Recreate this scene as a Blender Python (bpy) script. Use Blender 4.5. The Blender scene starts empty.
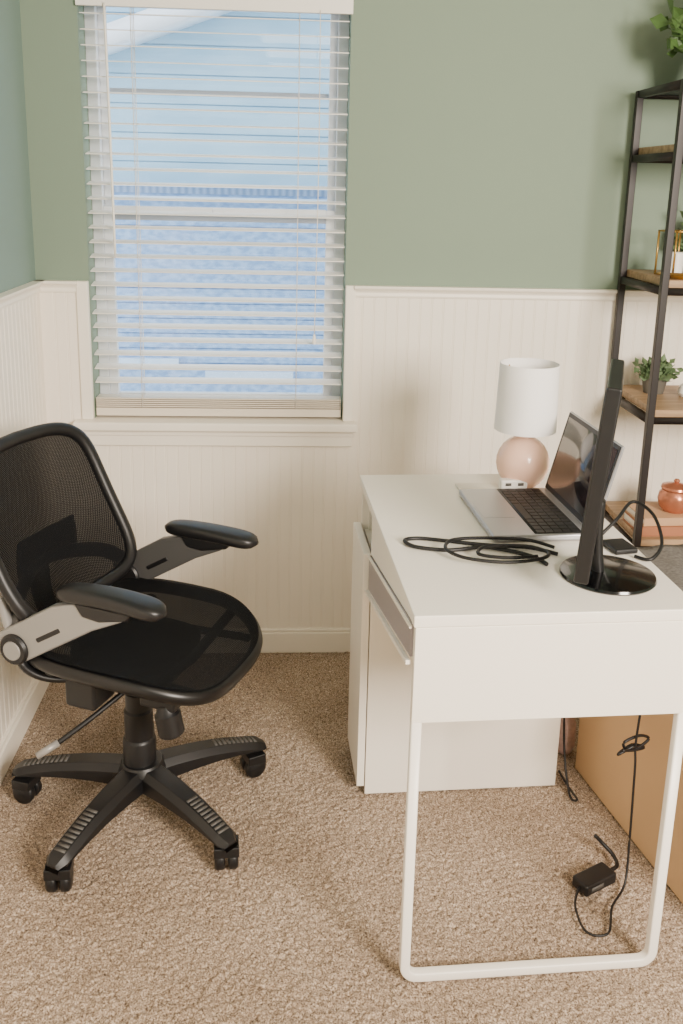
import bpy, bmesh, math, random
import numpy as np
from mathutils import Vector, Matrix, Euler
random.seed(7); np.random.seed(7)
scene=bpy.context.scene
COL=scene.collection
# ---------------------------------------------------------------- materials
def srgb(r,g,b):
    def c(v):
        v/=255.0
        return v/12.92 if v<=.04045 else ((v+.055)/1.055)**2.4
    return (c(r),c(g),c(b),1)
def mat(name,col,rough=.5,metal=0,var=.06,scale=8,bump=0,bscale=60,coat=0,spec=.5):
    m=bpy.data.materials.new(name); m.use_nodes=True
    nt=m.node_tree; n=nt.nodes; L=nt.links
    b=n['Principled BSDF']
    b.inputs['Roughness'].default_value=rough; b.inputs['Metallic'].default_value=metal
    b.inputs['Specular IOR Level'].default_value=spec
    b.inputs['Coat Weight'].default_value=coat
    tc=n.new('ShaderNodeTexCoord')
    nz=n.new('ShaderNodeTexNoise'); nz.inputs['Scale'].default_value=scale; nz.inputs['Detail'].default_value=4
    L.new(tc.outputs['Object'],nz.inputs['Vector'])
    mx=n.new('ShaderNodeMixRGB')
    c=np.array(col[:3])
    mx.inputs[1].default_value=tuple(c*(1-var))+(1,); mx.inputs[2].default_value=tuple(np.minimum(1,c*(1+var)))+(1,)
    L.new(nz.outputs['Fac'],mx.inputs[0]); L.new(mx.outputs[0],b.inputs['Base Color'])
    if bump:
        n2=n.new('ShaderNodeTexNoise'); n2.inputs['Scale'].default_value=bscale; n2.inputs['Detail'].default_value=3
        L.new(tc.outputs['Object'],n2.inputs['Vector'])
        bp=n.new('ShaderNodeBump'); bp.inputs['Strength'].default_value=bump; bp.inputs['Distance'].default_value=.002
        L.new(n2.outputs['Fac'],bp.inputs['Height']); L.new(bp.outputs[0],b.inputs['Normal'])
    return m
def mesh_fabric(name,col,op=.85,sc=900):
    m=mat(name,col,.8,0,.1,20,spec=.2); nt=m.node_tree; n=nt.nodes; L=nt.links
    b=n['Principled BSDF']; out=n['Material Output']
    tc=n.new('ShaderNodeTexCoord'); sx=n.new('ShaderNodeSeparateXYZ'); L.new(tc.outputs['Object'],sx.inputs[0])
    def sn(sock):
        a=n.new('ShaderNodeMath');a.operation='MULTIPLY';a.inputs[1].default_value=sc;L.new(sock,a.inputs[0])
        s=n.new('ShaderNodeMath');s.operation='SINE';L.new(a.outputs[0],s.inputs[0]);return s.outputs[0]
    p=n.new('ShaderNodeMath');p.operation='MULTIPLY';L.new(sn(sx.outputs[1]),p.inputs[0])
    add=n.new('ShaderNodeMath');add.operation='ADD';L.new(sx.outputs[0],add.inputs[0]);L.new(sx.outputs[2],add.inputs[1])
    L.new(sn(add.outputs[0]),p.inputs[1])
    g=n.new('ShaderNodeMath');g.operation='GREATER_THAN';g.inputs[1].default_value=.25;L.new(p.outputs[0],g.inputs[0])
    mu=n.new('ShaderNodeMath');mu.operation='MULTIPLY';mu.inputs[1].default_value=(1-op)*2.6;L.new(g.outputs[0],mu.inputs[0])
    t=n.new('ShaderNodeBsdfTransparent');ms=n.new('ShaderNodeMixShader')
    L.new(mu.outputs[0],ms.inputs[0]);L.new(b.outputs[0],ms.inputs[1]);L.new(t.outputs[0],ms.inputs[2]);L.new(ms.outputs[0],out.inputs[0])
    return m
def wood(name,c1,c2,rough=.5,scale=3):
    m=mat(name,c1,rough); nt=m.node_tree;n=nt.nodes;L=nt.links
    tc=n.new('ShaderNodeTexCoord');mp=n.new('ShaderNodeMapping');mp.inputs['Scale'].default_value=(1.5,22,22)
    L.new(tc.outputs['Object'],mp.inputs[0])
    nz=n.new('ShaderNodeTexNoise');nz.inputs['Scale'].default_value=scale;nz.inputs['Detail'].default_value=6;L.new(mp.outputs[0],nz.inputs['Vector'])
    r=n.new('ShaderNodeValToRGB');r.color_ramp.elements[0].color=c1;r.color_ramp.elements[1].color=c2
    r.color_ramp.elements[0].position=.35;r.color_ramp.elements[1].position=.68
    L.new(nz.outputs['Fac'],r.inputs[0]);L.new(r.outputs[0],n['Principled BSDF'].inputs['Base Color'])
    return m
M={}
M['green']=mat('sage_paint',srgb(128,146,128),.7,var=.025,scale=2,bump=.12,bscale=250)
M['greenl']=mat('sage_paint_daylit',srgb(124,146,138),.7,var=.025,scale=2,bump=.12,bscale=250)  # same sage paint, left wall's cool window light put into the colour
M['cream']=mat('cream_paint',srgb(246,238,225),.45,var=.02,scale=3,bump=.05)
M['ceil']=mat('ceiling_paint',srgb(225,220,210),.8,var=.02)
M['trim']=mat('trim_paint',srgb(246,239,226),.4,var=.02)
M['vinyl']=mat('window_vinyl',srgb(222,226,230),.4,var=.02)
M['vinylg']=mat('window_bar_grey',srgb(160,168,180),.4,var=.02)
M['slat']=mat('blind_slat',srgb(250,246,238),.45,var=.02)
M['railb']=mat('blind_rail',srgb(226,216,200),.45,var=.02)
M['white']=mat('desk_white',srgb(247,241,230),.38,var=.012,scale=3)
M['whitemetal']=mat('white_metal',srgb(246,240,230),.35,var=.012)
M['mauve']=mat('drawer_shaded',srgb(158,150,154),.4,metal=.1,var=.03)  # shade on the recessed drawer strip put into its grey-mauve colour
M['black']=mat('black_plastic',srgb(20,20,22),.42,var=.12,bump=.1,bscale=400)
M['gloss']=mat('gloss_black',srgb(8,8,10),.16,var=.1,coat=.3)
M['satin']=mat('satin_black',srgb(18,18,20),.45,var=.1)
M['seatrim']=mat('seat_rim',srgb(12,12,14),.35,var=.1)
M['pad']=mat('armrest_pad',srgb(22,22,24),.38,var=.1)
M['meshb']=mesh_fabric('back_mesh_fabric',srgb(8,9,12),.945,1400)
M['meshs']=mesh_fabric('seat_mesh_fabric',srgb(7,8,11),.945,1400)
M['silver']=mat('grey_metal_paint',srgb(150,148,145),.4,metal=.2,var=.04)
M['dgrey']=mat('dark_grey_metal',srgb(84,83,82),.4,metal=.2,var=.04)
M['grey']=mat('grey_rubber',srgb(84,82,79),.6,var=.1)
M['alu']=mat('laptop_aluminium',srgb(178,178,182),.35,metal=.5,var=.03)
M['key']=mat('keyboard_black',srgb(18,18,20),.5,var=.1)
M['pink']=mat('pink_ceramic',srgb(255,210,186),.25,var=.004,coat=.3)
M['shade']=mat('lamp_shade_linen',srgb(253,251,249),.85,var=.003,scale=80)
M['card']=mat('cardboard',srgb(206,172,132),.8,var=.06,scale=5,bump=.1)
M['shelfwood']=wood('oak_shelf',srgb(140,112,84),srgb(180,150,116),.5)
M['blackmetal']=mat('black_metal',srgb(34,29,28),.45,metal=.2,var=.1)
M['leaf']=mat('leaf_green',srgb(80,110,58),.5,var=.3,scale=30)
M['leafg']=mat('leaf_grey_green',srgb(92,114,78),.6,var=.25,scale=30)
M['pot']=mat('stone_pot',srgb(92,88,80),.7,var=.15,scale=40)
M['copper']=mat('copper_glaze',srgb(190,122,94),.22,metal=.5,var=.15,scale=25)
M['gold']=mat('gold_metal',srgb(196,156,84),.3,metal=.8,var=.05)
M['porc']=mat('white_porcelain',srgb(246,243,238),.3,var=.01)
M['book1']=mat('tan_book_cover',srgb(196,158,122),.6,var=.05)
M['book2']=mat('rust_book_cover',srgb(168,110,78),.6,var=.05)
M['paper']=mat('paper',srgb(240,234,222),.7,var=.03)
M['blanket']=mat('grey_woven',srgb(110,106,102),.9,var=.8,scale=130,bump=.5,bscale=200)
M['floral']=mat('floral_cloth',srgb(206,176,170),.8,var=.5,scale=70)
M['cord']=mat('blind_cord',srgb(232,226,216),.7)
def carpet():
    m=bpy.data.materials.new('carpet_pile');m.use_nodes=True;nt=m.node_tree;n=nt.nodes;L=nt.links;b=n['Principled BSDF']
    b.inputs['Roughness'].default_value=.95;b.inputs['Specular IOR Level'].default_value=.1;b.inputs['Sheen Weight'].default_value=.1
    tc=n.new('ShaderNodeTexCoord')
    a=n.new('ShaderNodeTexNoise');a.inputs['Scale'].default_value=270;a.inputs['Detail'].default_value=3;a.inputs['Roughness'].default_value=.7
    L.new(tc.outputs['Object'],a.inputs['Vector'])
    r=n.new('ShaderNodeValToRGB');e=r.color_ramp.elements
    e[0].position=.34;e[0].color=srgb(78,64,52);e[1].position=.67;e[1].color=srgb(230,213,194)
    x=e.new(.45);x.color=srgb(148,129,110);x=e.new(.55);x.color=srgb(182,163,142)
    L.new(a.outputs['Fac'],r.inputs[0])
    c=n.new('ShaderNodeTexNoise');c.inputs['Scale'].default_value=3.5;c.inputs['Detail'].default_value=4;L.new(tc.outputs['Object'],c.inputs['Vector'])
    h=n.new('ShaderNodeMixRGB');h.blend_type='MULTIPLY';h.inputs[0].default_value=.6
    cr=n.new('ShaderNodeValToRGB');cr.color_ramp.elements[0].position=.38;cr.color_ramp.elements[0].color=(.72,.69,.66,1);cr.color_ramp.elements[1].position=.62
    L.new(c.outputs['Fac'],cr.inputs[0]);L.new(r.outputs[0],h.inputs[1]);L.new(cr.outputs[0],h.inputs[2]);L.new(h.outputs[0],b.inputs['Base Color'])
    bp=n.new('ShaderNodeBump');bp.inputs['Strength'].default_value=.6;bp.inputs['Distance'].default_value=.004
    L.new(a.outputs['Fac'],bp.inputs['Height']);L.new(bp.outputs[0],b.inputs['Normal'])
    return m
M['carpet']=carpet()
# ---------------------------------------------------------------- helpers
def finish(name,me,m,parent=None,loc=(0,0,0),rot=(0,0,0),smooth=True,bevel=0,seg=2,label=None,cat=None,kind=None,group=None):
    ob=bpy.data.objects.new(name,me); COL.objects.link(ob)
    if m is not None: me.materials.append(M[m] if isinstance(m,str) else m)
    ob.location=loc; ob.rotation_euler=rot
    if parent is not None: ob.parent=parent
    if bevel:
        md=ob.modifiers.new('bev','BEVEL');md.width=bevel;md.segments=seg;md.limit_method='ANGLE';md.angle_limit=.6
    if smooth:
        for p in me.polygons:p.use_smooth=True
        if bevel: 
            md=ob.modifiers.new('wn','WEIGHTED_NORMAL');md.keep_sharp=True
    if label: ob['label']=label
    if cat: ob['category']=cat
    if kind: ob['kind']=kind
    if group: ob['group']=group
    return ob
def bm_me(bm,name='m'):
    bmesh.ops.recalc_face_normals(bm,faces=bm.faces)
    me=bpy.data.meshes.new(name);bm.to_mesh(me);bm.free();return me
def add_box(bm,x0,x1,y0,y1,z0,z1,mtx=None):
    v=[bm.verts.new((x,y,z)) for x in (x0,x1) for y in (y0,y1) for z in (z0,z1)]
    for f in ((0,1,3,2),(4,6,7,5),(0,4,5,1),(2,3,7,6),(0,2,6,4),(1,5,7,3)): bm.faces.new([v[i] for i in f])
    if mtx is not None:
        for q in v:q.co=mtx@q.co
    return v
def boxes(name,lst,m,**k):
    bm=bmesh.new()
    for b in lst: add_box(bm,*b)
    return finish(name,bm_me(bm),m,**k)
def lathe(name,prof,m,seg=40,axis='Z',**k):
    bm=bmesh.new();rings=[]
    for r,z in prof:
        if r<1e-6: rings.append([bm.verts.new((0,0,z))])
        else: rings.append([bm.verts.new((r*math.cos(2*math.pi*i/seg),r*math.sin(2*math.pi*i/seg),z)) for i in range(seg)])
    for a,b in zip(rings,rings[1:]):
        for i in range(seg):
            j=(i+1)%seg
            if len(a)==1 and len(b)==1: continue
            if len(a)==1: bm.faces.new((a[0],b[i],b[j]))
            elif len(b)==1: bm.faces.new((a[i],a[j],b[0]))
            else: bm.faces.new((a[i],a[j],b[j],b[i]))
    if axis=='Y':
        for v in bm.verts: v.co=Vector((v.co.x,v.co.z,v.co.y))
    ob=finish(name,bm_me(bm),m,**k)
    try: ob.data.set_sharp_from_angle(angle=math.radians(35))
    except Exception: pass
    return ob
def smoothpts(pts,n=8,cyc=False):
    P=[Vector(p) for p in pts];out=[];N=len(P)
    rng=range(N if cyc else N-1)
    for i in rng:
        if cyc:a,b,c,d=P[(i-1)%N],P[i],P[(i+1)%N],P[(i+2)%N]
        else:a,b,c,d=P[max(i-1,0)],P[i],P[i+1],P[min(i+2,N-1)]
        for j in range(n):
            t=j/n
            out.append(.5*((2*b)+(-a+c)*t+(2*a-5*b+4*c-d)*t*t+(-a+3*b-3*c+d)*t**3))
    if not cyc: out.append(P[-1])
    return out
def sweep_bm(bm,pts,rx,ry=None,cyc=False,seg=10,up=Vector((0,0,1)),rfun=None,square=False):
    ry=ry or rx;P=[Vector(p) for p in pts];N=len(P);rings=[]
    for i,p in enumerate(P):
        if cyc: t=P[(i+1)%N]-P[(i-1)%N]
        else: t=P[min(i+1,N-1)]-P[max(i-1,0)]
        t.normalize()
        u=up if abs(t.dot(up))<.98 else Vector((1,0,0))
        s=t.cross(u).normalized();w=s.cross(t).normalized()
        f=rfun(i/(N-1)) if rfun else 1
        ring=[]
        for k in range(seg):
            a=2*math.pi*k/seg
            cx,sy=math.cos(a),math.sin(a)
            if square:
                e=.35;cx=math.copysign(abs(cx)**e,cx);sy=math.copysign(abs(sy)**e,sy)
            ring.append(bm.verts.new(p+s*cx*rx*f+w*sy*ry*f))
        rings.append(ring)
    for i in range(N if cyc else N-1):
        a,b=rings[i],rings[(i+1)%N]
        for k in range(seg):
            l=(k+1)%seg;bm.faces.new((a[k],a[l],b[l],b[k]))
    if not cyc:
        bm.faces.new(rings[0][::-1]);bm.faces.new(rings[-1])
def tube(name,pts,r,m,ry=None,cyc=False,seg=10,sm=0,up=Vector((0,0,1)),rfun=None,square=False,**k):
    if sm: pts=smoothpts(pts,sm,cyc)
    bm=bmesh.new();sweep_bm(bm,pts,r,ry,cyc,seg,up,rfun,square)
    return finish(name,bm_me(bm),m,**k)
def empty(name,loc,rz=0,label=None,cat=None,group=None):
    e=bpy.data.objects.new(name,None);COL.objects.link(e);e.location=loc;e.rotation_euler=(0,0,rz);e.empty_display_size=.1
    if label:e['label']=label
    if cat:e['category']=cat
    if group:e['group']=group
    return e
# ---------------------------------------------------------------- camera
ya,pi_,ro=.0601,.2451,.0230
F=Vector((math.sin(ya)*math.cos(pi_),math.cos(ya)*math.cos(pi_),-math.sin(pi_)))
R0=Vector((math.cos(ya),-math.sin(ya),0));U0=R0.cross(F)
R=math.cos(ro)*R0+math.sin(ro)*U0;U=-math.sin(ro)*R0+math.cos(ro)*U0
cd=bpy.data.cameras.new('camera');cam=bpy.data.objects.new('camera',cd);COL.objects.link(cam)
mm=Matrix.Identity(4)
for i in range(3): mm[i][0]=R[i];mm[i][1]=U[i];mm[i][2]=-F[i]
mm.translation=Vector((.7220,-2.6735,1.4444));cam.matrix_world=mm
cd.lens=916.2*36/1024;cd.sensor_width=36;cd.shift_y=-97.7/1024;cd.clip_start=.05
scene.camera=cam
# ---------------------------------------------------------------- room
RX=3.4;YB=-4.2;ZC=2.45
WX0,WX1,WZ0,WZ1=.150,.885,.755,1.96
T=.16
boxes('wall_back',[(-.1,WX0,0,T,0,ZC),(WX1,RX,0,T,0,ZC),(WX0,WX1,0,T,0,WZ0),(WX0,WX1,0,T,WZ1,ZC)],'green',smooth=False,kind='structure')
boxes('wall_left',[(-.1,0,YB,0,0,ZC)],'greenl',smooth=False,kind='structure')
boxes('wall_right',[(RX,RX+.1,YB,T,0,ZC)],'green',smooth=False,kind='structure')
boxes('wall_front',[(-.1,RX+.1,YB-.1,YB,0,ZC)],'green',smooth=False,kind='structure')
boxes('ceiling',[(-.1,RX+.1,YB,T,ZC,ZC+.08)],'ceil',smooth=False,kind='structure')
def floor():
    x0,x1,y0,y1=0,2.1,-2.3,0
    nx,ny=640,700
    xs=np.linspace(x0,x1,nx);ys=np.linspace(y0,y1,ny)
    X,Y=np.meshgrid(xs,ys)
    h=np.random.rand(ny,nx)
    k=(h*2+np.roll(h,1,0)+np.roll(h,1,1)+np.roll(h,-1,0)+np.roll(h,-1,1))/6
    Z=(k-.8)*.013
    V=np.stack([X,Y,Z],-1).reshape(-1,3)
    idx=np.arange(nx*ny).reshape(ny,nx)
    Fq=np.stack([idx[:-1,:-1],idx[:-1,1:],idx[1:,1:],idx[1:,:-1]],-1).reshape(-1,4)
    ex=np.array([[x1,YB,-.004],[RX,YB,-.004],[RX,0,-.004],[x1,0,-.004],[0,YB,-.004],[x1,y0,-.004],[0,y0,-.004]])
    b=len(V);V=np.vstack([V,ex])
    faces=Fq.tolist()+[[b,b+1,b+2,b+3],[b+4,b,b+5,b+6]]
    me=bpy.data.meshes.new('floor');me.from_pydata(V.tolist(),[],faces);me.update()
    return finish('floor',me,'carpet',kind='structure')
floor()
def bead(name,runs,axis,off):
    bm=bmesh.new()
    for a,b,z0,z1 in runs:
        pr=[];p=.034
        k=math.floor(a/p)
        pr.append((a,0))
        while True:
            g=k*p+p*.5
            if g>b-.006:break
            if g>a+.006: pr+= [(g-.0042,0),(g-.0026,-.0012),(g-.0014,-.0012),(g,-.0002),(g+.0014,-.0012),(g+.0026,-.0012),(g+.0042,0)]
            k+=1
        pr.append((b,0))
        def P(t,d,z): return (t,-(off+d),z) if axis=='x' else (off+d,t,z)
        lo=[bm.verts.new(P(t,d,z0)) for t,d in pr];hi=[bm.verts.new(P(t,d,z1)) for t,d in pr]
        for i in range(len(pr)-1): bm.faces.new((lo[i],lo[i+1],hi[i+1],hi[i]))
        bl=[bm.verts.new(P(t,-off,z)) for t in (a,b) for z in (z0,z1)]
        bm.faces.new((lo[0],hi[0],bl[1],bl[0]));bm.faces.new((lo[-1],bl[2],bl[3],hi[-1]))
    me=bm_me(bm)
    return finish(name,me,'cream',smooth=False,kind='structure')
H=1.163
bead('trim_1',[(0.012,WX0-.002,0,H-.01),(WX1+.002,RX,0,H-.01),(WX0-.002,WX1+.002,0,WZ0-.02)],'x',.012)
bead('trim_2',[(YB,-.012,0,H-.01)],'y',.012)
def rail(name,p0,p1,nrm):
    prof=[(0,-.034),(.016,-.034),(.018,-.028),(.016,-.020),(.020,-.014),(.028,-.008),(.030,0),(.0,.0)]
    bm=bmesh.new();A=[];B=[]
    for d,z in prof:
        A.append(bm.verts.new(Vector(p0)+Vector(nrm)*d+Vector((0,0,z))));B.append(bm.verts.new(Vector(p1)+Vector(nrm)*d+Vector((0,0,z))))
    n=len(prof)
    for i in range(n): bm.faces.new((A[i],A[(i+1)%n],B[(i+1)%n],B[i]))
    bm.faces.new(A);bm.faces.new(B[::-1])
    return finish(name,bm_me(bm),'trim',smooth=False,kind='structure',bevel=.0015)
rail('trim_3',(0,-.0,H),(WX0-.03,0,H),(0,-1,0))
rail('trim_4',(WX1+.025,0,H),(RX,0,H),(0,-1,0))
rail('trim_5',(0,YB,H),(0,0,H),(1,0,0))
boxes('trim_6',[(WX0-.034,WX0-.001,-.021,.0,.757,H)],'trim',kind='structure',bevel=.003)
boxes('trim_7',[(WX1+.001,WX1+.030,-.021,.0,.757,H)],'trim',kind='structure',bevel=.003)
boxes('trim_8',[(.095,.928,-.055,.055,.730,.757)],'trim',kind='structure',bevel=.006,seg=3)
boxes('trim_9',[(.11,.915,-.028,-.010,.680,.730),(.105,.92,-.034,-.010,.712,.730)],'trim',kind='structure',bevel=.003)
boxes('baseboard_back',[(.012,RX,-.026,0,-.004,.066),(.012,RX,-.020,0,.066,.076)],'trim',kind='structure',bevel=.003)
boxes('baseboard_left',[(0,.026,YB,0,-.004,.066),(0,.020,YB,0,.066,.076)],'trim',kind='structure',bevel=.003)
# window
fy0,fy1=.085,.14
w=[(WX0,WX0+.03,fy0,fy1,WZ0,WZ1),(WX1-.03,WX1,fy0,fy1,WZ0,WZ1),(WX0+.03,WX1-.03,fy0,fy1,WZ0,WZ0+.03),(WX0+.03,WX1-.03,fy0,fy1,WZ1-.03,WZ1)]
mz=1.35
a,b=WX0+.03,WX1-.03
w+=[(a,a+.026,.09,.115,WZ0+.03,mz+.02),(b-.026,b,.09,.115,WZ0+.03,mz+.02),(a+.026,b-.026,.09,.115,WZ0+.03,WZ0+.06)]
w+=[(a,a+.022,.116,.138,mz-.015,WZ1-.03),(b-.022,b,.116,.138,mz-.015,WZ1-.03),(a+.022,b-.022,.116,.138,WZ1-.045,WZ1-.03),(a+.022,b-.022,.116,.138,mz-.015,mz+.012)]
w+=[((a+b)/2-.02,(a+b)/2+.02,.08,.09,mz+.0,mz+.016),(a+.026,b-.026,.088,.115,mz-.004,mz+.022)]
win=boxes('window_1',w,'vinyl',kind='structure',bevel=.002)
boxes('sash_rail',[(a+.026,b-.026,.087,.115,mz-.018,mz-.004),(a+.022,b-.022,.139,.15,1.685,1.701)],'vinylg',parent=win,bevel=.001)
gm=bpy.data.materials.new('window_glass');gm.use_nodes=True
n=gm.node_tree.nodes;L=gm.node_tree.links
for x in list(n):
    if x.type!='OUTPUT_MATERIAL':n.remove(x)
t=n.new('ShaderNodeBsdfTransparent');g=n.new('ShaderNodeBsdfGlossy');g.inputs['Roughness'].default_value=.05
nz=n.new('ShaderNodeTexNoise');nz.inputs['Scale'].default_value=3;mr=n.new('ShaderNodeMapRange');mr.inputs[3].default_value=.03;mr.inputs[4].default_value=.06
L.new(nz.outputs['Fac'],mr.inputs[0]);ms=n.new('ShaderNodeMixShader');L.new(mr.outputs[0],ms.inputs[0]);L.new(t.outputs[0],ms.inputs[1]);L.new(g.outputs[0],ms.inputs[2])
L.new(ms.outputs[0],[x for x in n if x.type=='OUTPUT_MATERIAL'][0].inputs[0])
gl=boxes('window_pane',[(a+.026,b-.026,.1,.103,WZ0+.06,mz-.012),(a+.022,b-.022,.125,.128,mz+.012,WZ1-.045)],gm,smooth=False,parent=win)
# blind
bl=empty('window_blind',(0,0,0),label='white horizontal slat blind hanging in the window, slats open',cat='blind')
boxes('headrail',[(WX0-.002,WX1+.004,-.014,-.004,1.893,1.958),(WX0+.006,WX1-.006,-.004,.055,1.915,1.958)],'slat',parent=bl,bevel=.002)
bm=bmesh.new()
SL=[];z=1.882
while z>.830: SL.append(z);z-=.0405
for z in SL:
    ang=math.radians(8+random.uniform(-1,1))
    n_=8;dz=random.uniform(-.0008,.0008)
    A=[]
    for i in range(n_+1):
        u=(i/n_-.5)*.046;c=.0008*(1-(2*i/n_-1)**2)
        yy=.028+u*math.cos(ang);zz=z+dz+u*math.sin(ang)+c
        A.append((bm.verts.new((WX0+.004,yy,zz)),bm.verts.new((WX1-.004,yy,zz)),bm.verts.new((WX0+.004,yy,zz-.0022)),bm.verts.new((WX1-.004,yy,zz-.0022))))
    for p,q in zip(A,A[1:]):
        bm.faces.new((p[0],p[1],q[1],q[0]));bm.faces.new((p[2],q[2],q[3],p[3]));bm.faces.new((p[0],q[0],q[2],p[2]));bm.faces.new((p[1],p[3],q[3],q[1]))
    bm.faces.new((A[0][0],A[0][2],A[0][3],A[0][1]));bm.faces.new((A[-1][0],A[-1][1],A[-1][3],A[-1][2]))
finish('slats',bm_me(bm),'slat',parent=bl,smooth=False)
boxes('bottom_rail',[(WX0+.004,WX1-.004,.003,.053,.764,.788)]+[(WX0+.004,WX1-.004,.003,.053,.791+i*.006,.7945+i*.006) for i in range(5)],'railb',parent=bl,bevel=.001)
for x in (WX0+.14,WX1-.14):
    bm=bmesh.new()
    for y in (.001,.055): sweep_bm(bm,[(x,y,.79),(x,y,1.92)],.0011,seg=6)
    sweep_bm(bm,[(x,.028,.79),(x,.028,1.92)],.0009,seg=6)
    finish('ladder_cord',bm_me(bm),'cord',parent=bl)
tube('tilt_wand',[(WX0+.075,-.018,1.9),(WX0+.078,-.018,1.6),(WX0+.08,-.018,1.23)],.0035,'slat',parent=bl,sm=4)
tube('lift_cord',[(WX1-.085,-.016,1.9),(WX1-.083,-.016,1.5),(WX1-.088,-.016,1.02)],.0013,'cord',parent=bl,sm=6)
lathe('cord_tassel',[(0,.03),(.003,.028),(.006,.012),(.0065,0),(0,0)],'porc',seg=14,parent=bl,loc=(WX1-.088,-.016,.99))
# exterior
def ext_mat(name,c1,c2,scale,stretch=(1,1,3)):
    m=mat(name,c1,.8);nt=m.node_tree;n=nt.nodes;L=nt.links
    tc=n.new('ShaderNodeTexCoord');mp=n.new('ShaderNodeMapping');mp.inputs['Scale'].default_value=stretch;L.new(tc.outputs['Object'],mp.inputs[0])
    nz=n.new('ShaderNodeTexNoise');nz.inputs['Scale'].default_value=scale;nz.inputs['Detail'].default_value=6;L.new(mp.outputs[0],nz.inputs['Vector'])
    r=n.new('ShaderNodeValToRGB');r.color_ramp.elements[0].color=c1;r.color_ramp.elements[1].color=c2;r.color_ramp.elements[0].position=.4;r.color_ramp.elements[1].position=.62
    L.new(nz.outputs['Fac'],r.inputs[0]);L.new(r.outputs[0],n['Principled BSDF'].inputs['Base Color']);return m
M['side_lo']=ext_mat('blue_brick',srgb(118,152,194),srgb(152,182,216),20,(1,1,1.8))
M['side_up']=ext_mat('blue_siding',srgb(150,188,210),srgb(164,198,218),3)
M['extwhite']=mat('exterior_white',srgb(236,240,246),.6)
M['extpale']=mat('exterior_pale',srgb(186,208,230),.6)
m=mat('exterior_lattice',srgb(140,168,205),.6);n=m.node_tree.nodes;L=m.node_tree.links
tc=n.new('ShaderNodeTexCoord');wv_=n.new('ShaderNodeTexWave');wv_.inputs['Scale'].default_value=8;wv_.inputs['Distortion'].default_value=.5
cr=n.new('ShaderNodeValToRGB');cr.color_ramp.elements[0].color=srgb(146,172,204);cr.color_ramp.elements[1].color=srgb(192,212,234)
L.new(tc.outputs['Object'],wv_.inputs['Vector']);L.new(wv_.outputs['Fac'],cr.inputs[0]);L.new(cr.outputs[0],n['Principled BSDF'].inputs['Base Color']);M['extlat']=m
nb=empty('neighbour_house',(0,0,0),label='pale blue neighbouring house seen through the window',cat='house')
bm=bmesh.new()
zz=-1.0
while zz<1.33:
    add_box(bm,-3,4,2.5,2.62,zz,zz+.078);add_box(bm,-3,4,2.508,2.6,zz+.078,zz+.085);zz+=.085
finish('lower_wall',bm_me(bm),'side_lo',parent=nb,smooth=False)
bm=bmesh.new();zz=1.25
while zz<3.5:
    add_box(bm,-3,4,2.56,2.66,zz,zz+.143);add_box(bm,-3,4,2.57,2.66,zz+.143,zz+.15);zz+=.15
finish('upper_wall',bm_me(bm),'side_up',parent=nb,smooth=False)
boxes('ledge',[(-3,4,2.44,2.6,1.345,1.365),(-3,4,2.47,2.6,1.415,1.428)],'extpale',parent=nb,smooth=False)
boxes('lattice_band',[(-3,4,2.52,2.6,1.365,1.415)],'extlat',parent=nb,smooth=False)
boxes('lower_sill',[(-.35,.1,2.47,2.5,.42,.47),(.25,.75,2.47,2.5,.36,.40)],'extpale',parent=nb,smooth=False)
ev=boxes('eave_board',[(-2.2,2.2,-.12,.12,-.05,.05)],'extwhite',parent=nb,loc=(-.1,2.4,2.18),rot=(0,math.radians(-20),0))
boxes('exterior_ground',[(-6,7,.6,8,-1.1,-1.0)],'ceil',smooth=False,kind='structure')
# ---------------------------------------------------------------- desk
TH=.0453
dk=empty('desk',(.9379,-1.2837,0),TH,label='white desk with drawer, cabinet and U-shaped steel leg frame',cat='desk')
DL=.768
boxes('desktop',[(-.003,.5,0,DL,.728,.75)],'white',parent=dk,bevel=.0025)
boxes('frame',[(.0005,.4995,.0005,.018,.548,.728),(.482,.4995,.018,DL-.01,.60,.728),(.02,.482,DL-.03,DL-.012,.60,.728),(.02,.482,.018,.55,.60,.615)],'white',parent=dk,bevel=.0015)
pts=[(.010,.010,.555),(.010,.010,.035)]
for i in range(1,6):
    an=math.pi+i*math.pi/2/6;pts.append((.035+.025*math.cos(an),.010,.035+.025*math.sin(an)))
pts+=[(.04,.010,.010),(.46,.010,.010)]
for i in range(1,6):
    an=1.5*math.pi+i*math.pi/2/6;pts.append((.465+.025*math.cos(an),.010,.035+.025*math.sin(an)))
pts+=[(.490,.010,.035),(.490,.010,.555)]
tube('leg_frame',pts,.0095,'whitemetal',parent=dk,seg=24,up=Vector((0,1,0)),square=True)
cb=boxes('cabinet',[(.004,.484,.553,.569,0,.728),(.004,.484,DL-.018,DL-.003,0,.728),(.47,.484,.569,DL-.018,0,.728),(.01,.47,.569,DL-.018,.02,.035),(.01,.47,.569,DL-.018,.60,.615)],'white',parent=dk,bevel=.0012)
dr=boxes('cabinet_door',[(-.016,.002,.556,DL-.005,.02,.628)],'white',parent=dk,bevel=.0015)
bm=bmesh.new()
def quadbox(bm,u0,u1,pl):
    A=[bm.verts.new((u0,v,z)) for v,z in pl];B=[bm.verts.new((u1,v,z)) for v,z in pl]
    bm.faces.new(A);bm.faces.new(B[::-1])
    n=len(pl)
    for i in range(n): bm.faces.new((A[i],B[i],B[(i+1)%n],A[(i+1)%n]))
quadbox(bm,-.004,.014,[(.02,.665),(.02,.726),(.548,.627),(.548,.545)])
drw=finish('drawer',bm_me(bm),'mauve',parent=dk,smooth=False,bevel=.001)
bm=bmesh.new()
quadbox(bm,-.012,-.004,[(.012,.655),(.012,.663),(.548,.545),(.548,.537)])
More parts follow.
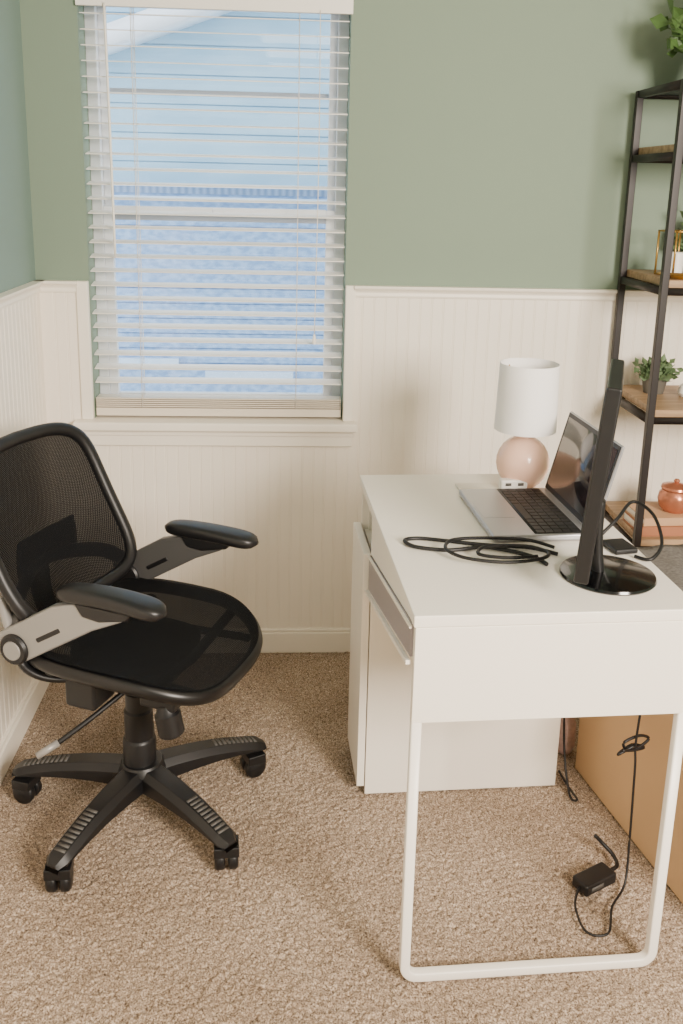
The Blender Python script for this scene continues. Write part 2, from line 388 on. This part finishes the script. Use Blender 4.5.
quadbox(bm,-.008,-.004,[(.012,.722),(.012,.727),(.548,.630),(.548,.625)])
finish('drawer_edge',bm_me(bm),'white',parent=drw,smooth=False)
bm=bmesh.new();quadbox(bm,.0,.016,[(.018,.727),(.548,.727),(.548,.631),]);
finish('side_panel',bm_me(bm),'white',parent=dk,smooth=False)
# ---------------------------------------------------------------- chair
ch=empty('office_chair',(.384,-.772,0),math.radians(-23),label='black mesh office chair with flip-up arms on casters',cat='chair')
def outl(n,e=4.2,N=72):
    o=[]
    for i in range(N):
        a=2*math.pi*i/N;c,s=math.cos(a),math.sin(a)
        o.append((math.copysign(abs(c)**(2/e),c),math.copysign(abs(s)**(2/e),s)))
    return o
def backS(a,b): # a,b in -1..1
    q=(b+1)/2
    z=.530+.337*q+.010*(1-a*a)*(1 if b>0 else -.8)*abs(b)
    wd=.220-.026*q**2-.018*(1-q)**3
    s=-.128-.156*q-.016*math.sin(q*math.pi)-.03*(1-a*a)+.02
    return Vector((s,a*wd,z))
def seatS(a,b): # a forward
    q=(a+1)/2
    s=-.205+.460*q
    wd=.200+.016*math.sin(q*math.pi)
    z=.466+.012*b*b-.010*(1-b*b)*(1-a*a)-.038*max(0,(q-.62)/.38)**2+.01*(1-q)
    return Vector((s,b*wd,z))
def panel(name,S,m,parent,e,rings=14,ends=1.0):
    o=outl(0,e);bm=bmesh.new();c=bm.verts.new(S(0,0));prev=None
    for r in range(1,rings+1):
        k=r/rings*ends
        cur=[bm.verts.new(S(x*k,y*k)) for x,y in o]
        for i in range(len(o)):
            j=(i+1)%len(o)
            if prev is None: bm.faces.new((c,cur[i],cur[j]))
            else: bm.faces.new((prev[i],cur[i],cur[j],prev[j]))
        prev=cur
    return finish(name,bm_me(bm),m,parent=parent)
br=tube('backrest_frame',[backS(x,y) for x,y in outl(0,5.6,120)],.016,'black',ry=.014,cyc=True,seg=12,up=Vector((1,0,0)),parent=ch)
panel('backrest_mesh',backS,'meshb',br,5.6)
st=tube('seat_frame',[seatS(x,y)+Vector((0,0,-.016)) for x,y in outl(0,3.4,96)],.014,'seatrim',ry=.016,cyc=True,seg=14,parent=ch)
panel('seat_mesh',lambda a,b:seatS(a*1.02,b*1.02)+Vector((0,0,.003)),'meshs',st,3.4)
panel('seat_shell',lambda a,b:seatS(a*.55-.1,b*.6)+Vector((0,0,-.034)),'black',st,3.4)
bm=bmesh.new()
for yy in (-.13,.13): sweep_bm(bm,[(-.18,yy,.44),(.0,yy*.9,.425),(.22,yy,.425)],.012,.008,seg=10)
for xx in (-.08,.14): sweep_bm(bm,[(xx,-.2,.445),(xx,0,.42),(xx,.2,.445)],.014,.007,seg=10)
finish('seat_support',bm_me(bm),'black',parent=st)
bm=bmesh.new()
sweep_bm(bm,smoothpts([(-.225,-.1,.63),(-.235,0,.625),(-.225,.1,.63)],6),.006,.045,seg=12)
finish('lumbar_support',bm_me(bm),'black',parent=ch)
tube('spine',smoothpts([(-.10,0,.40),(-.20,0,.425),(-.245,0,.50),(-.255,0,.58),(-.26,0,.64)],6),.03,'black',ry=.011,seg=12,up=Vector((0,1,0)),parent=ch)
tube('back_yoke',[(-.145,-.205,.52),(-.19,-.15,.57),(-.235,0,.60),(-.19,.15,.57),(-.145,.205,.52)],.012,'dgrey',ry=.018,sm=6,parent=ch)
for sg in (-1,1):
    y=(.206 if sg<0 else .216)*sg
    dz=.010 if sg<0 else 0
    arm=empty('armrest',(0,0,dz));arm.parent=ch
    bm=bmesh.new()
    N=24;ringp=[]
    def pz(q): return .630+.007*math.sin(q*math.pi)-.006*q
    for i in range(N+1):
        q=i/N;s=-.045+.246*q
        wv=.034*max(0,(1-abs(2*q-1)**6))**.5*(0.82+.18*q) if 0<q<1 else .006
        th=.0165*max(0,(1-abs(2*q-1)**8))**.5 if 0<q<1 else .004
        ring=[]
        for k in range(20):
            a=2*math.pi*k/20;c=math.copysign(abs(math.cos(a))**.6,math.cos(a));d=math.copysign(abs(math.sin(a))**.7,math.sin(a))
            ring.append(bm.verts.new((s,y+c*wv+sg*-.004*math.sin(q*3),pz(q)+d*th)))
        ringp.append(ring)
    for A,B in zip(ringp,ringp[1:]):
        for k in range(20): bm.faces.new((A[k],A[(k+1)%20],B[(k+1)%20],B[k]))
    bm.faces.new(ringp[0]);bm.faces.new(ringp[-1][::-1])
    finish('pad',bm_me(bm),'pad',parent=arm)
    pr=[(-.175,.458),(-.14,.452),(.04,.562),(.110,.594),(.115,.612),(.0,.614),(-.055,.598),(-.195,.512)]
    bm=bmesh.new();A=[bm.verts.new((s,y-.013,z)) for s,z in pr];B=[bm.verts.new((s,y+.013,z)) for s,z in pr]
    bm.faces.new(A);bm.faces.new(B[::-1]);n_=len(pr)
    for i in range(n_): bm.faces.new((A[i],A[(i+1)%n_],B[(i+1)%n_],B[i]))
    finish('strut',bm_me(bm),'silver' if sg<0 else 'dgrey',parent=arm,bevel=.006,seg=3)
    pr=[(.02,.590),(.06,.586),(.125,.600),(.135,.617),(.0,.620)]
    bm=bmesh.new();A=[bm.verts.new((s,y-.017,z)) for s,z in pr];B=[bm.verts.new((s,y+.017,z)) for s,z in pr]
    bm.faces.new(A);bm.faces.new(B[::-1]);n_=len(pr)
    for i in range(n_): bm.faces.new((A[i],A[(i+1)%n_],B[(i+1)%n_],B[i]))
    finish('pad_bracket',bm_me(bm),'pad',parent=arm,bevel=.006,seg=3)
    bm=bmesh.new()
    mt=Matrix.Translation((-.065,y,.533))@Matrix.Rotation(-math.radians(31),4,'Y')
    add_box(bm,-.035,.035,-.0145,.0145,-.006,.006,mt)
    finish('slot',bm_me(bm),'black',parent=arm,bevel=.004)
    lathe('pivot',[(0,-.022),(.030,-.022),(.034,-.017),(.034,.017),(.030,.022),(.018,.022),(.016,.020),(0,.020)],'black',seg=32,axis='Y',parent=arm,loc=(-.150,y,.486))
    lathe('pivot_cap',[(0,-.025),(.020,-.025),(.022,-.020),(.022,.0),(0,0)] if sg<0 else [(0,.025),(.020,.025),(.022,.020),(.022,0),(0,0)],'silver',seg=24,axis='Y',parent=arm,loc=(-.150,y,.486))
    tube('bracket',smoothpts([(-.150,y,.478),(-.14,y*.97,.438),(-.10,y*.8,.405),(-.02,y*.45,.392),(.0,y*.2,.392)],6),.020,'black',ry=.011,seg=12,parent=arm)
tube('back_bracket',[(-.165,-.195,.50),(-.178,-.20,.54),(-.190,-.20,.60)],.010,'silver',ry=.014,sm=5,up=Vector((0,1,0)),parent=ch)
boxes('tilt_mechanism',[(-.10,.11,-.075,.075,.370,.412),(-.07,.06,-.05,.05,.340,.375)],'black',parent=ch,bevel=.008,seg=3)
boxes('mechanism_pod',[(-.075,.0,-.165,-.085,.350,.425)],'black',parent=ch,bevel=.008,seg=3)
lathe('tension_knob',[(0,0),(.024,0),(.028,.004),(.028,.05),(.023,.056),(.018,.07),(0,.07)],'black',seg=20,parent=ch,loc=(.150,-.105,.300),rot=(0,math.radians(-12),0))
boxes('knob_arm',[(.08,.165,-.12,-.078,.360,.40)],'black',parent=ch,bevel=.005)
lv=tube('height_lever',[(.03,-.08,.37),(-.02,-.15,.325),(-.07,-.21,.285)],.006,'black',sm=5,parent=ch)
tube('lever_tip',[(-.065,-.205,.289),(-.095,-.24,.270)],.008,'silver',parent=lv)
lathe('gas_lift',[(0,.09),(.038,.09),(.038,.19),(.036,.195),(.033,.198),(.033,.265),(.029,.27),(.029,.31),(.025,.315),(.025,.36),(0,.36)],'black',seg=28,parent=ch)
bs=empty('wheel_base',(.004,.002,0));bs.parent=ch
lathe('hub',[(0,.075),(.05,.075),(.058,.085),(.056,.12),(.046,.135),(0,.137)],'black',seg=30,parent=bs)
for i in range(5):
    an=math.radians(171+23+72*i)
    leg=empty('leg',(0,0,0),an)
    leg.parent=bs
    bm=bmesh.new();N=16;rr=[]
    for j in range(N+1):
        q=j/N;x=.03+.284*q
        zt=.130-.042*q**2.2;zb=.076+.010*math.sin(q*math.pi)-.006*q
        w2=.034-.008*q
        if j==N: w2*=.6;zt-=.006
        rr.append([bm.verts.new(c) for c in ((x,-w2,zb+.004),(x,-w2*.8,zb),(x,w2*.8,zb),(x,w2,zb+.004),(x,w2,zt-.014),(x,w2*.6,zt),(x,-w2*.6,zt),(x,-w2,zt-.014))])
    for A,B in zip(rr,rr[1:]):
        for k in range(8): bm.faces.new((A[k],A[(k+1)%8],B[(k+1)%8],B[k]))
    bm.faces.new(rr[0]);bm.faces.new(rr[-1][::-1])
    finish('leg_body',bm_me(bm),'black',parent=leg,smooth=True,bevel=.003)
    bm=bmesh.new()
    for j in range(10):
        x=.178+j*.0115;q=(x+.003-.03)/.284;zt=.130-.042*q**2.2
        add_box(bm,x,x+.007,-.0135,.0135,zt-.004,zt+.0010)
    finish('foot_grip',bm_me(bm),'grey',parent=leg)
    sw=random.uniform(-1,1)
    bm=bmesh.new();cx=.296
    mt=Matrix.Translation((cx,0,0))@Matrix.Rotation(sw,4,'Z')
    for s2 in (-1,1):
        K=24
        prof=[(0,.004),(.024,.004),(.027,.008),(.027,.020),(.022,.025),(0,.026)]
        rs=[]
        for r_,y_ in prof:
            rs.append([bm.verts.new(mt@Vector((r_*math.cos(2*math.pi*k/K)-.012,s2*y_,.0275+r_*math.sin(2*math.pi*k/K)))) for k in range(K)])
        for A,B in zip(rs,rs[1:]):
            for k in range(K): bm.faces.new((A[k],A[(k+1)%K],B[(k+1)%K],B[k]))
    finish('caster',bm_me(bm),'black',parent=leg)
    bm=bmesh.new();add_box(bm,-.034,.012,-.027,.027,.040,.064,mt)
    sweep_bm(bm,[mt@Vector((.002,0,.04)),mt@Vector((.002,0,.085))],.008,seg=10)
    finish('caster_fork',bm_me(bm),'black',parent=leg,bevel=.006,seg=3)
# ---------------------------------------------------------------- lamp
lp=empty('table_lamp',(1.286,-.592,.75),label='pink ceramic table lamp with white drum shade on desk',cat='lamp')
lathe('lamp_base',[(0,0),(.03,0),(.034,.003),(.045,.012),(.054,.024),(.060,.038),(.0635,.054),(.0628,.070),(.058,.086),(.049,.101),(.038,.112),(.028,.118),(.020,.122),(.018,.128),(0,.128)],'pink',seg=72,parent=lp)
lathe('socket',[(0,.128),(.012,.128),(.012,.15),(.016,.155),(.016,.19),(0,.19)],'gold',seg=24,parent=lp)
lathe('lamp_shade',[(.0715,.140),(.073,.140),(.069,.300),(.0675,.300),(.0715,.140)],'shade',seg=128,parent=lp)
bm=bmesh.new()
for k in range(3):
    an=k*2.09;sweep_bm(bm,[(0,0,.175),(.0682*math.cos(an),.0682*math.sin(an),.285)],.0015,seg=6)
finish('shade_spider',bm_me(bm),'gold',parent=lp)
boxes('notepad',[(-.05,.05,-.022,.022,0,.006)],'paper',loc=(1.175,-.618,.7505),rot=(0,0,.06),bevel=.001,label='small cream notepad lying by the lamp',cat='notepad')
ad=empty('phone_charger',(1.255,-.636,.7505),.06,label='small white plug charger block between lamp and laptop',cat='charger')
boxes('charger_block',[(-.032,.032,-.012,.012,0,.030)],'porc',parent=ad,bevel=.004)
boxes('charger_port',[(-.022,-.008,-.0126,-.010,.016,.023),(.008,.022,-.0126,-.010,.016,.023)],'grey',parent=ad)
# ---------------------------------------------------------------- laptop
lt=empty('laptop',(1.232,-.810,.75),.06,label='open silver laptop with black keyboard on the desk',cat='laptop')
boxes('laptop_base',[(-.104,.104,-.148,.148,.002,.016)],'alu',parent=lt,bevel=.004,seg=3)
bm=bmesh.new()
for r_ in range(5):
    for c_ in range(14):
        x0=.082-r_*.0188;y0=-.138+c_*.0198
        if r_==4 and 4<=c_<=8:
            if c_==4: add_box(bm,x0-.016,x0,y0,y0+.0198*5-.003,.0155,.0175)
            continue
        add_box(bm,x0-.016,x0,y0,y0+.017,.0155,.0175)
kb=finish('keyboard',bm_me(bm),'key',parent=lt,smooth=False)
boxes('keyboard_well',[(-.016,.086,-.142,.142,.0152,.0162)],'key',parent=lt)
boxes('trackpad',[(-.096,-.028,-.045,.055,.0155,.0166)],'alu',parent=lt,bevel=.0005)
lid=empty('screen_lid',(.102,0,.014),0);lid.parent=lt
lid.rotation_euler=(0,math.radians(14),0)
boxes('lid_shell',[(0,.007,-.148,.148,0,.193)],'alu',parent=lid,bevel=.003)
boxes('bezel',[(-.0012,.0005,-.145,.145,.004,.190)],'key',parent=lid,bevel=.0005)
M['disp']=mat('laptop_display',srgb(44,36,42),.15,var=.5,scale=14,coat=.3)
boxes('display',[(-.0018,-.001,-.137,.137,.016,.181)],'disp',parent=lid)
# ---------------------------------------------------------------- monitor
mo=empty('monitor',(1.318,-1.122,.75),0,label='black computer monitor on round glossy stand seen edge on',cat='monitor')
lathe('monitor_base',[(0,0),(.086,0),(.088,.003),(.086,.007),(.06,.011),(.02,.015),(0,.015)],'gloss',seg=56,parent=mo)
tube('monitor_neck',[(-.02,0,.01),(-.026,0,.05),(-.030,.0,.10),(-.030,0,.15)],.012,'satin',ry=.018,sm=5,parent=mo,up=Vector((0,1,0)),seg=14)
pn=empty('screen_panel',(-.060,.0,.046),0);pn.parent=mo
pn.rotation_euler=Euler((0,math.radians(4.2),math.radians(-20.5)),'XYZ')
boxes('panel_shell',[(0,.025,-.14,.14,0,.344)],'black',parent=pn,bevel=.004,seg=3)
boxes('display',[(-.0008,.001,-.13,.13,.018,.332)],'satin',parent=pn)
# ---------------------------------------------------------------- cables on desk
c1=[(1.250,-1.03),(1.20,-1.00),(1.12,-.985),(1.05,-.968),(.99,-.950),(.958,-.962),(.975,-.995),(1.04,-1.012),(1.11,-.998),(1.16,-1.015),(1.20,-1.05),(1.215,-1.08)]
c2=[(1.245,-1.02),(1.20,-.985),(1.12,-.972),(1.05,-.985),(1.03,-1.03),(1.06,-1.075),(1.13,-1.095),(1.20,-1.080),(1.225,-1.05),(1.19,-1.015),(1.11,-1.02),(1.09,-1.055),(1.14,-1.075),(1.20,-1.065)]
def cab(name,pts,r,label,z,m='key'):
    P=[(x,y,z+r+r*.4*abs(math.sin(i*1.7))) for i,(x,y) in enumerate(pts)]
    return tube(name,P,r,m,sm=10,seg=8,label=label,cat='cable')
cab('power_cable',c1,.0042,'coiled thick black power cable lying on the desk',.7505)
cab('monitor_cable',c2,.0036,'black monitor cable in overlapping loops on the desk',.7612)
tube('laptop_cable',[(1.352,-.955,.756),(1.40,-.93,.79),(1.45,-.88,.81),(1.475,-.93,.80),(1.46,-1.02,.775),(1.425,-1.06,.757),(1.40,-1.04,.7545)],.0036,'key',sm=10,seg=8,label='black laptop charging cable arching past the desk edge',cat='cable')
boxes('black_wallet',[(-.025,.025,-.03,.03,0,.012)],'key',loc=(1.385,-.995,.7505),rot=(0,0,.2),bevel=.004,label='small black pouch at the desk edge',cat='pouch')
# ---------------------------------------------------------------- cardboard box and throw
bx=empty('cardboard_box',(1.468,-.64,0),math.radians(10.6),label='brown cardboard box standing beside the desk',cat='box')
boxes('box_body',[(0,.34,-.62,0,.0,.54)],'card',parent=bx,bevel=.002)
boxes('box_flap',[(-.004,.0,-.60,-.56,.1,.5)],'paper',parent=bx)
bm=bmesh.new()
N=24
for layer in range(3):
    z0=.543+layer*.028
    vs=[[bm.verts.new((.02+.30*i/N,-.55+.50*j/N,z0+.024+.004*math.sin(i*.9+layer)*math.cos(j*.7))) for j in range(N+1)] for i in range(N+1)]
    lo=[[bm.verts.new((.02+.30*i/N,-.55+.50*j/N,z0)) for j in range(N+1)] for i in range(N+1)]
    for i in range(N):
        for j in range(N):
            bm.faces.new((vs[i][j],vs[i+1][j],vs[i+1][j+1],vs[i][j+1]))
            bm.faces.new((lo[i][j],lo[i][j+1],lo[i+1][j+1],lo[i+1][j]))
    for i in range(N):
        bm.faces.new((vs[i][0],lo[i][0],lo[i+1][0],vs[i+1][0]));bm.faces.new((vs[i][N],vs[i+1][N],lo[i+1][N],lo[i][N]))
        bm.faces.new((vs[0][i],vs[0][i+1],lo[0][i+1],lo[0][i]));bm.faces.new((vs[N][i],lo[N][i],lo[N][i+1],vs[N][i+1]))
finish('throw_blanket',bm_me(bm),'blanket',loc=(1.468,-.64,0),rot=(0,0,math.radians(10.6)),label='folded grey woven blanket on the cardboard box',cat='blanket')
lathe('fabric_pouch',[(0,0),(.018,0),(.026,.02),(.025,.08),(.016,.115),(.019,.135),(.013,.138),(0,.13)],'floral',seg=20,loc=(1.462,-.565,.0),label='small floral fabric pouch standing beside the cabinet',cat='pouch')
pa=empty('power_adapter',(1.385,-1.045,0.002),math.radians(28),label='black laptop power adapter lying on carpet',cat='adapter')
boxes('adapter_brick',[(-.045,.045,-.022,.022,0,.026)],'black',parent=pa,bevel=.005,seg=3)
boxes('adapter_label',[(-.03,.005,-.0226,-.0218,.008,.018)],'grey',parent=pa)
tube('plug_cord',[(.045,0,.014),(.075,.005,.012),(.09,.03,.014),(.082,.055,.03),(.066,.065,.05)],.0045,'key',sm=6,seg=8,parent=pa)
tube('output_cord',[(-.045,0,.012),(-.085,-.03,.006),(-.115,-.09,.006),(-.08,-.115,.006),(-.02,-.07,.006),(.05,-.04,.010),(.075,-.02,.09),(.082,-.01,.2),(.084,-.005,.27),(.085,.0,.31),(.088,.0,.38),(.095,.0,.46),(.10,.0,.56)],.0026,'key',sm=10,seg=8,parent=pa)
tube('cable_tie',[(.04,-.005,.315),(.085,.0,.300),(.125,.0,.312),(.10,.005,.325),(.06,.01,.318),(.075,.01,.295),(.12,.005,.29),(.085,.01,.305),(.045,.01,.295),(.08,.0,.31)],.0032,'key',sm=6,seg=8,parent=pa)
tube('extension_cable',[(1.42,-.66,.006),(1.425,-.72,.006),(1.43,-.78,.012),(1.42,-.75,.006),(1.42,-.68,.10),(1.42,-.64,.3)],.003,'key',sm=8,seg=8,label='thin black cable behind the cabinet',cat='cable')
# ---------------------------------------------------------------- shelf
sh=empty('etagere_shelf',(1.683,-.347,0),0,label='tall black metal shelf unit with oak boards against wall',cat='shelf')
SW=.75;SD=.325;bt=.019
for x in (0,SW-bt):
    for y in (0,SD-bt):
        boxes('post',[(x,x+bt,y,y+bt,0,1.717)],'blackmetal',parent=sh,bevel=.0015)
LV=[1.717,1.545,1.205,.860,.490,.12]
for z in LV:
    for x in (0,SW-bt): boxes('crossbar',[(x+.002,x+bt-.002,bt,SD-bt,z-.02,z-.0005)],'blackmetal',parent=sh)
    for y in (0,SD-bt): boxes('crossbar',[(bt,SW-bt,y+.002,y+bt-.002,z-.02,z-.0005)],'blackmetal',parent=sh)
for z in LV[1:]:
    boxes('shelf_board',[(bt,SW-bt,bt*.1,SD-bt*.1,z,z+.02)],'shelfwood',parent=sh,bevel=.0015)
boxes('shelf_board',[(bt,SW-bt,bt*1.05,SD-bt*1.05,1.706,1.716)],'blackmetal',parent=sh)
def plant(name,loc,pot,n,spread,hgt,leafsz,m,label,potprof,droop=.0):
    e=empty(name,loc,0,label=label,cat='plant')
    lathe('pot',potprof,pot,seg=28,parent=e)
    top=potprof[-2][1] if potprof[-1][0]==0 else potprof[-1][1]
    bm=bmesh.new()
    for i in range(n):
        an=random.uniform(0,6.283);el=random.uniform(.25,1.5);l=random.uniform(.5,1)
        d=Vector((math.cos(an)*math.cos(el)*spread,math.sin(an)*math.cos(el)*spread,math.sin(el)*hgt))*l
        base=Vector((0,0,top-.01));tip=base+d-Vector((0,0,droop*l*math.cos(el)))
        sweep_bm(bm,[base,base+d*.5+Vector((0,0,.01)),tip],.0012,seg=5)
        for k in range(6):
            t=.35+.65*k/5;c=base.lerp(tip,t)
            ld=Vector((random.uniform(-1,1),random.uniform(-1,1),random.uniform(-.3,1))).normalized()
            sd=ld.cross(Vector((random.uniform(-1,1),random.uniform(-1,1),.3))).normalized()
            s=leafsz*random.uniform(.7,1.2);nn=ld.cross(sd)
            v=[bm.verts.new(c),bm.verts.new(c+ld*s*.5+sd*s*.32+nn*s*.08),bm.verts.new(c+ld*s),bm.verts.new(c+ld*s*.5-sd*s*.32+nn*s*.08)]
            mid=bm.verts.new(c+ld*s*.5)
            for p,q in ((0,1),(1,2),(2,3),(3,0)): bm.faces.new((v[p],v[q],mid))
    me=bpy.data.meshes.new('f');bm.to_mesh(me);bm.free()
    finish('foliage',me,m,parent=e,smooth=False)
    return e
plant('potted_plant',(1.780,-.13,.8805),'pot',90,.072,.070,.026,'leafg','small bushy green plant in stone pot on shelf',[(0,0),(.028,0),(.036,.04),(.037,.05),(.033,.05),(.030,.044),(0,.044)])
plant('trailing_plant',(1.80,-.18,1.7175),'pot',44,.15,.22,.055,'leaf','leafy green plant on top of the shelf',[(0,0),(.04,0),(.05,.07),(.052,.08),(.045,.08),(.042,.07),(0,.07)],.03)
plant('succulent',(1.87,-.10,1.2255),'porc',46,.07,.13,.035,'leafg','small green succulent in white pot on shelf',[(0,0),(.025,0),(.03,.06),(.026,.06),(0,.055)])
ln=empty('candle_lantern',(1.775,-.20,1.2255),.3,label='gold framed glass lantern with white candle on shelf',cat='lantern')
lf=[];q=.038
for x in (-q,q-.004):
    for y in (-q,q-.004): lf.append((x,x+.004,y,y+.004,0,.12))
for z in (0,.116): lf+=[(-q,q,-q,-q+.004,z,z+.004),(-q,q,q-.004,q,z,z+.004),(-q,-q+.004,-q,q,z,z+.004),(q-.004,q,-q,q,z,z+.004)]
boxes('lantern_frame',lf,'gold',parent=ln)
lathe('candle',[(0,.004),(.020,.004),(.020,.06),(.015,.063),(0,.062)],'porc',seg=24,parent=ln)
lathe('gold_dish',[(0,0),(.03,0),(.042,.010),(.040,.011),(.03,.004),(0,.004)],'gold',seg=32,loc=(1.755,-.295,1.2255),label='small gold dish on the shelf board',cat='dish')
lathe('white_figurine',[(0,0),(.022,0),(.03,.012),(.026,.03),(.014,.04),(.016,.052),(.008,.06),(0,.061)],'porc',seg=24,loc=(1.862,-.18,.8805),label='small white porcelain ornament on shelf',cat='ornament')
def book(loc,rz,sz,cm,label):
    e=empty('book',loc,rz,label=label,cat='book')
    x,y,z=sz
    boxes('cover',[(0,x,0,y,0,.003),(0,x,0,y,z-.003,z),(0,x,0,.003,.003,z-.003)],cm,parent=e,bevel=.0008)
    boxes('pages',[(.003,x-.003,.003,y-.004,.003,z-.003)],'paper',parent=e)
book((1.71,-.325,.5105),.03,(.2,.14,.028),'book2','rust brown hardback book lying on the shelf')
book((1.715,-.32,.539),.06,(.19,.13,.024),'book1','tan hardback book stacked on another book')
jr=empty('copper_jar',(1.825,-.255,.5635),label='round copper glazed jar with lid on books',cat='jar')
lathe('jar_body',[(0,0),(.03,0),(.042,.012),(.048,.034),(.045,.052),(.036,.064),(0,.064)],'copper',seg=40,parent=jr)
lathe('jar_lid',[(.040,.064),(.042,.068),(.040,.074),(.02,.080),(.006,.083),(.009,.089),(.006,.094),(0,.095)],'copper',seg=32,parent=jr)
# ---------------------------------------------------------------- lights
wd=bpy.data.worlds.new('World');scene.world=wd;wd.use_nodes=True
bg=wd.node_tree.nodes['Background'];bg.inputs[0].default_value=(.82,.91,1,1);bg.inputs[1].default_value=4.0
def area(name,loc,target,size,energy,col,sy=None):
    l=bpy.data.lights.new(name,'AREA');l.energy=energy;l.color=col;l.size=size
    if sy:l.shape='RECTANGLE';l.size_y=sy
    o=bpy.data.objects.new(name,l);COL.objects.link(o);o.location=loc
    o.rotation_euler=(Vector(target)-Vector(loc)).to_track_quat('-Z','Y').to_euler()
    return o
area('room_window_light',(2.3,-3.5,1.8),(1.0,-1.0,.6),.8,195,(1,.88,.76),.9)
area('ceiling_fill_light',(1.0,-2.9,2.4),(.8,-1.8,0),1.0,18,(1,.88,.76))  # added soft fill from above, stands for no known ceiling lamp
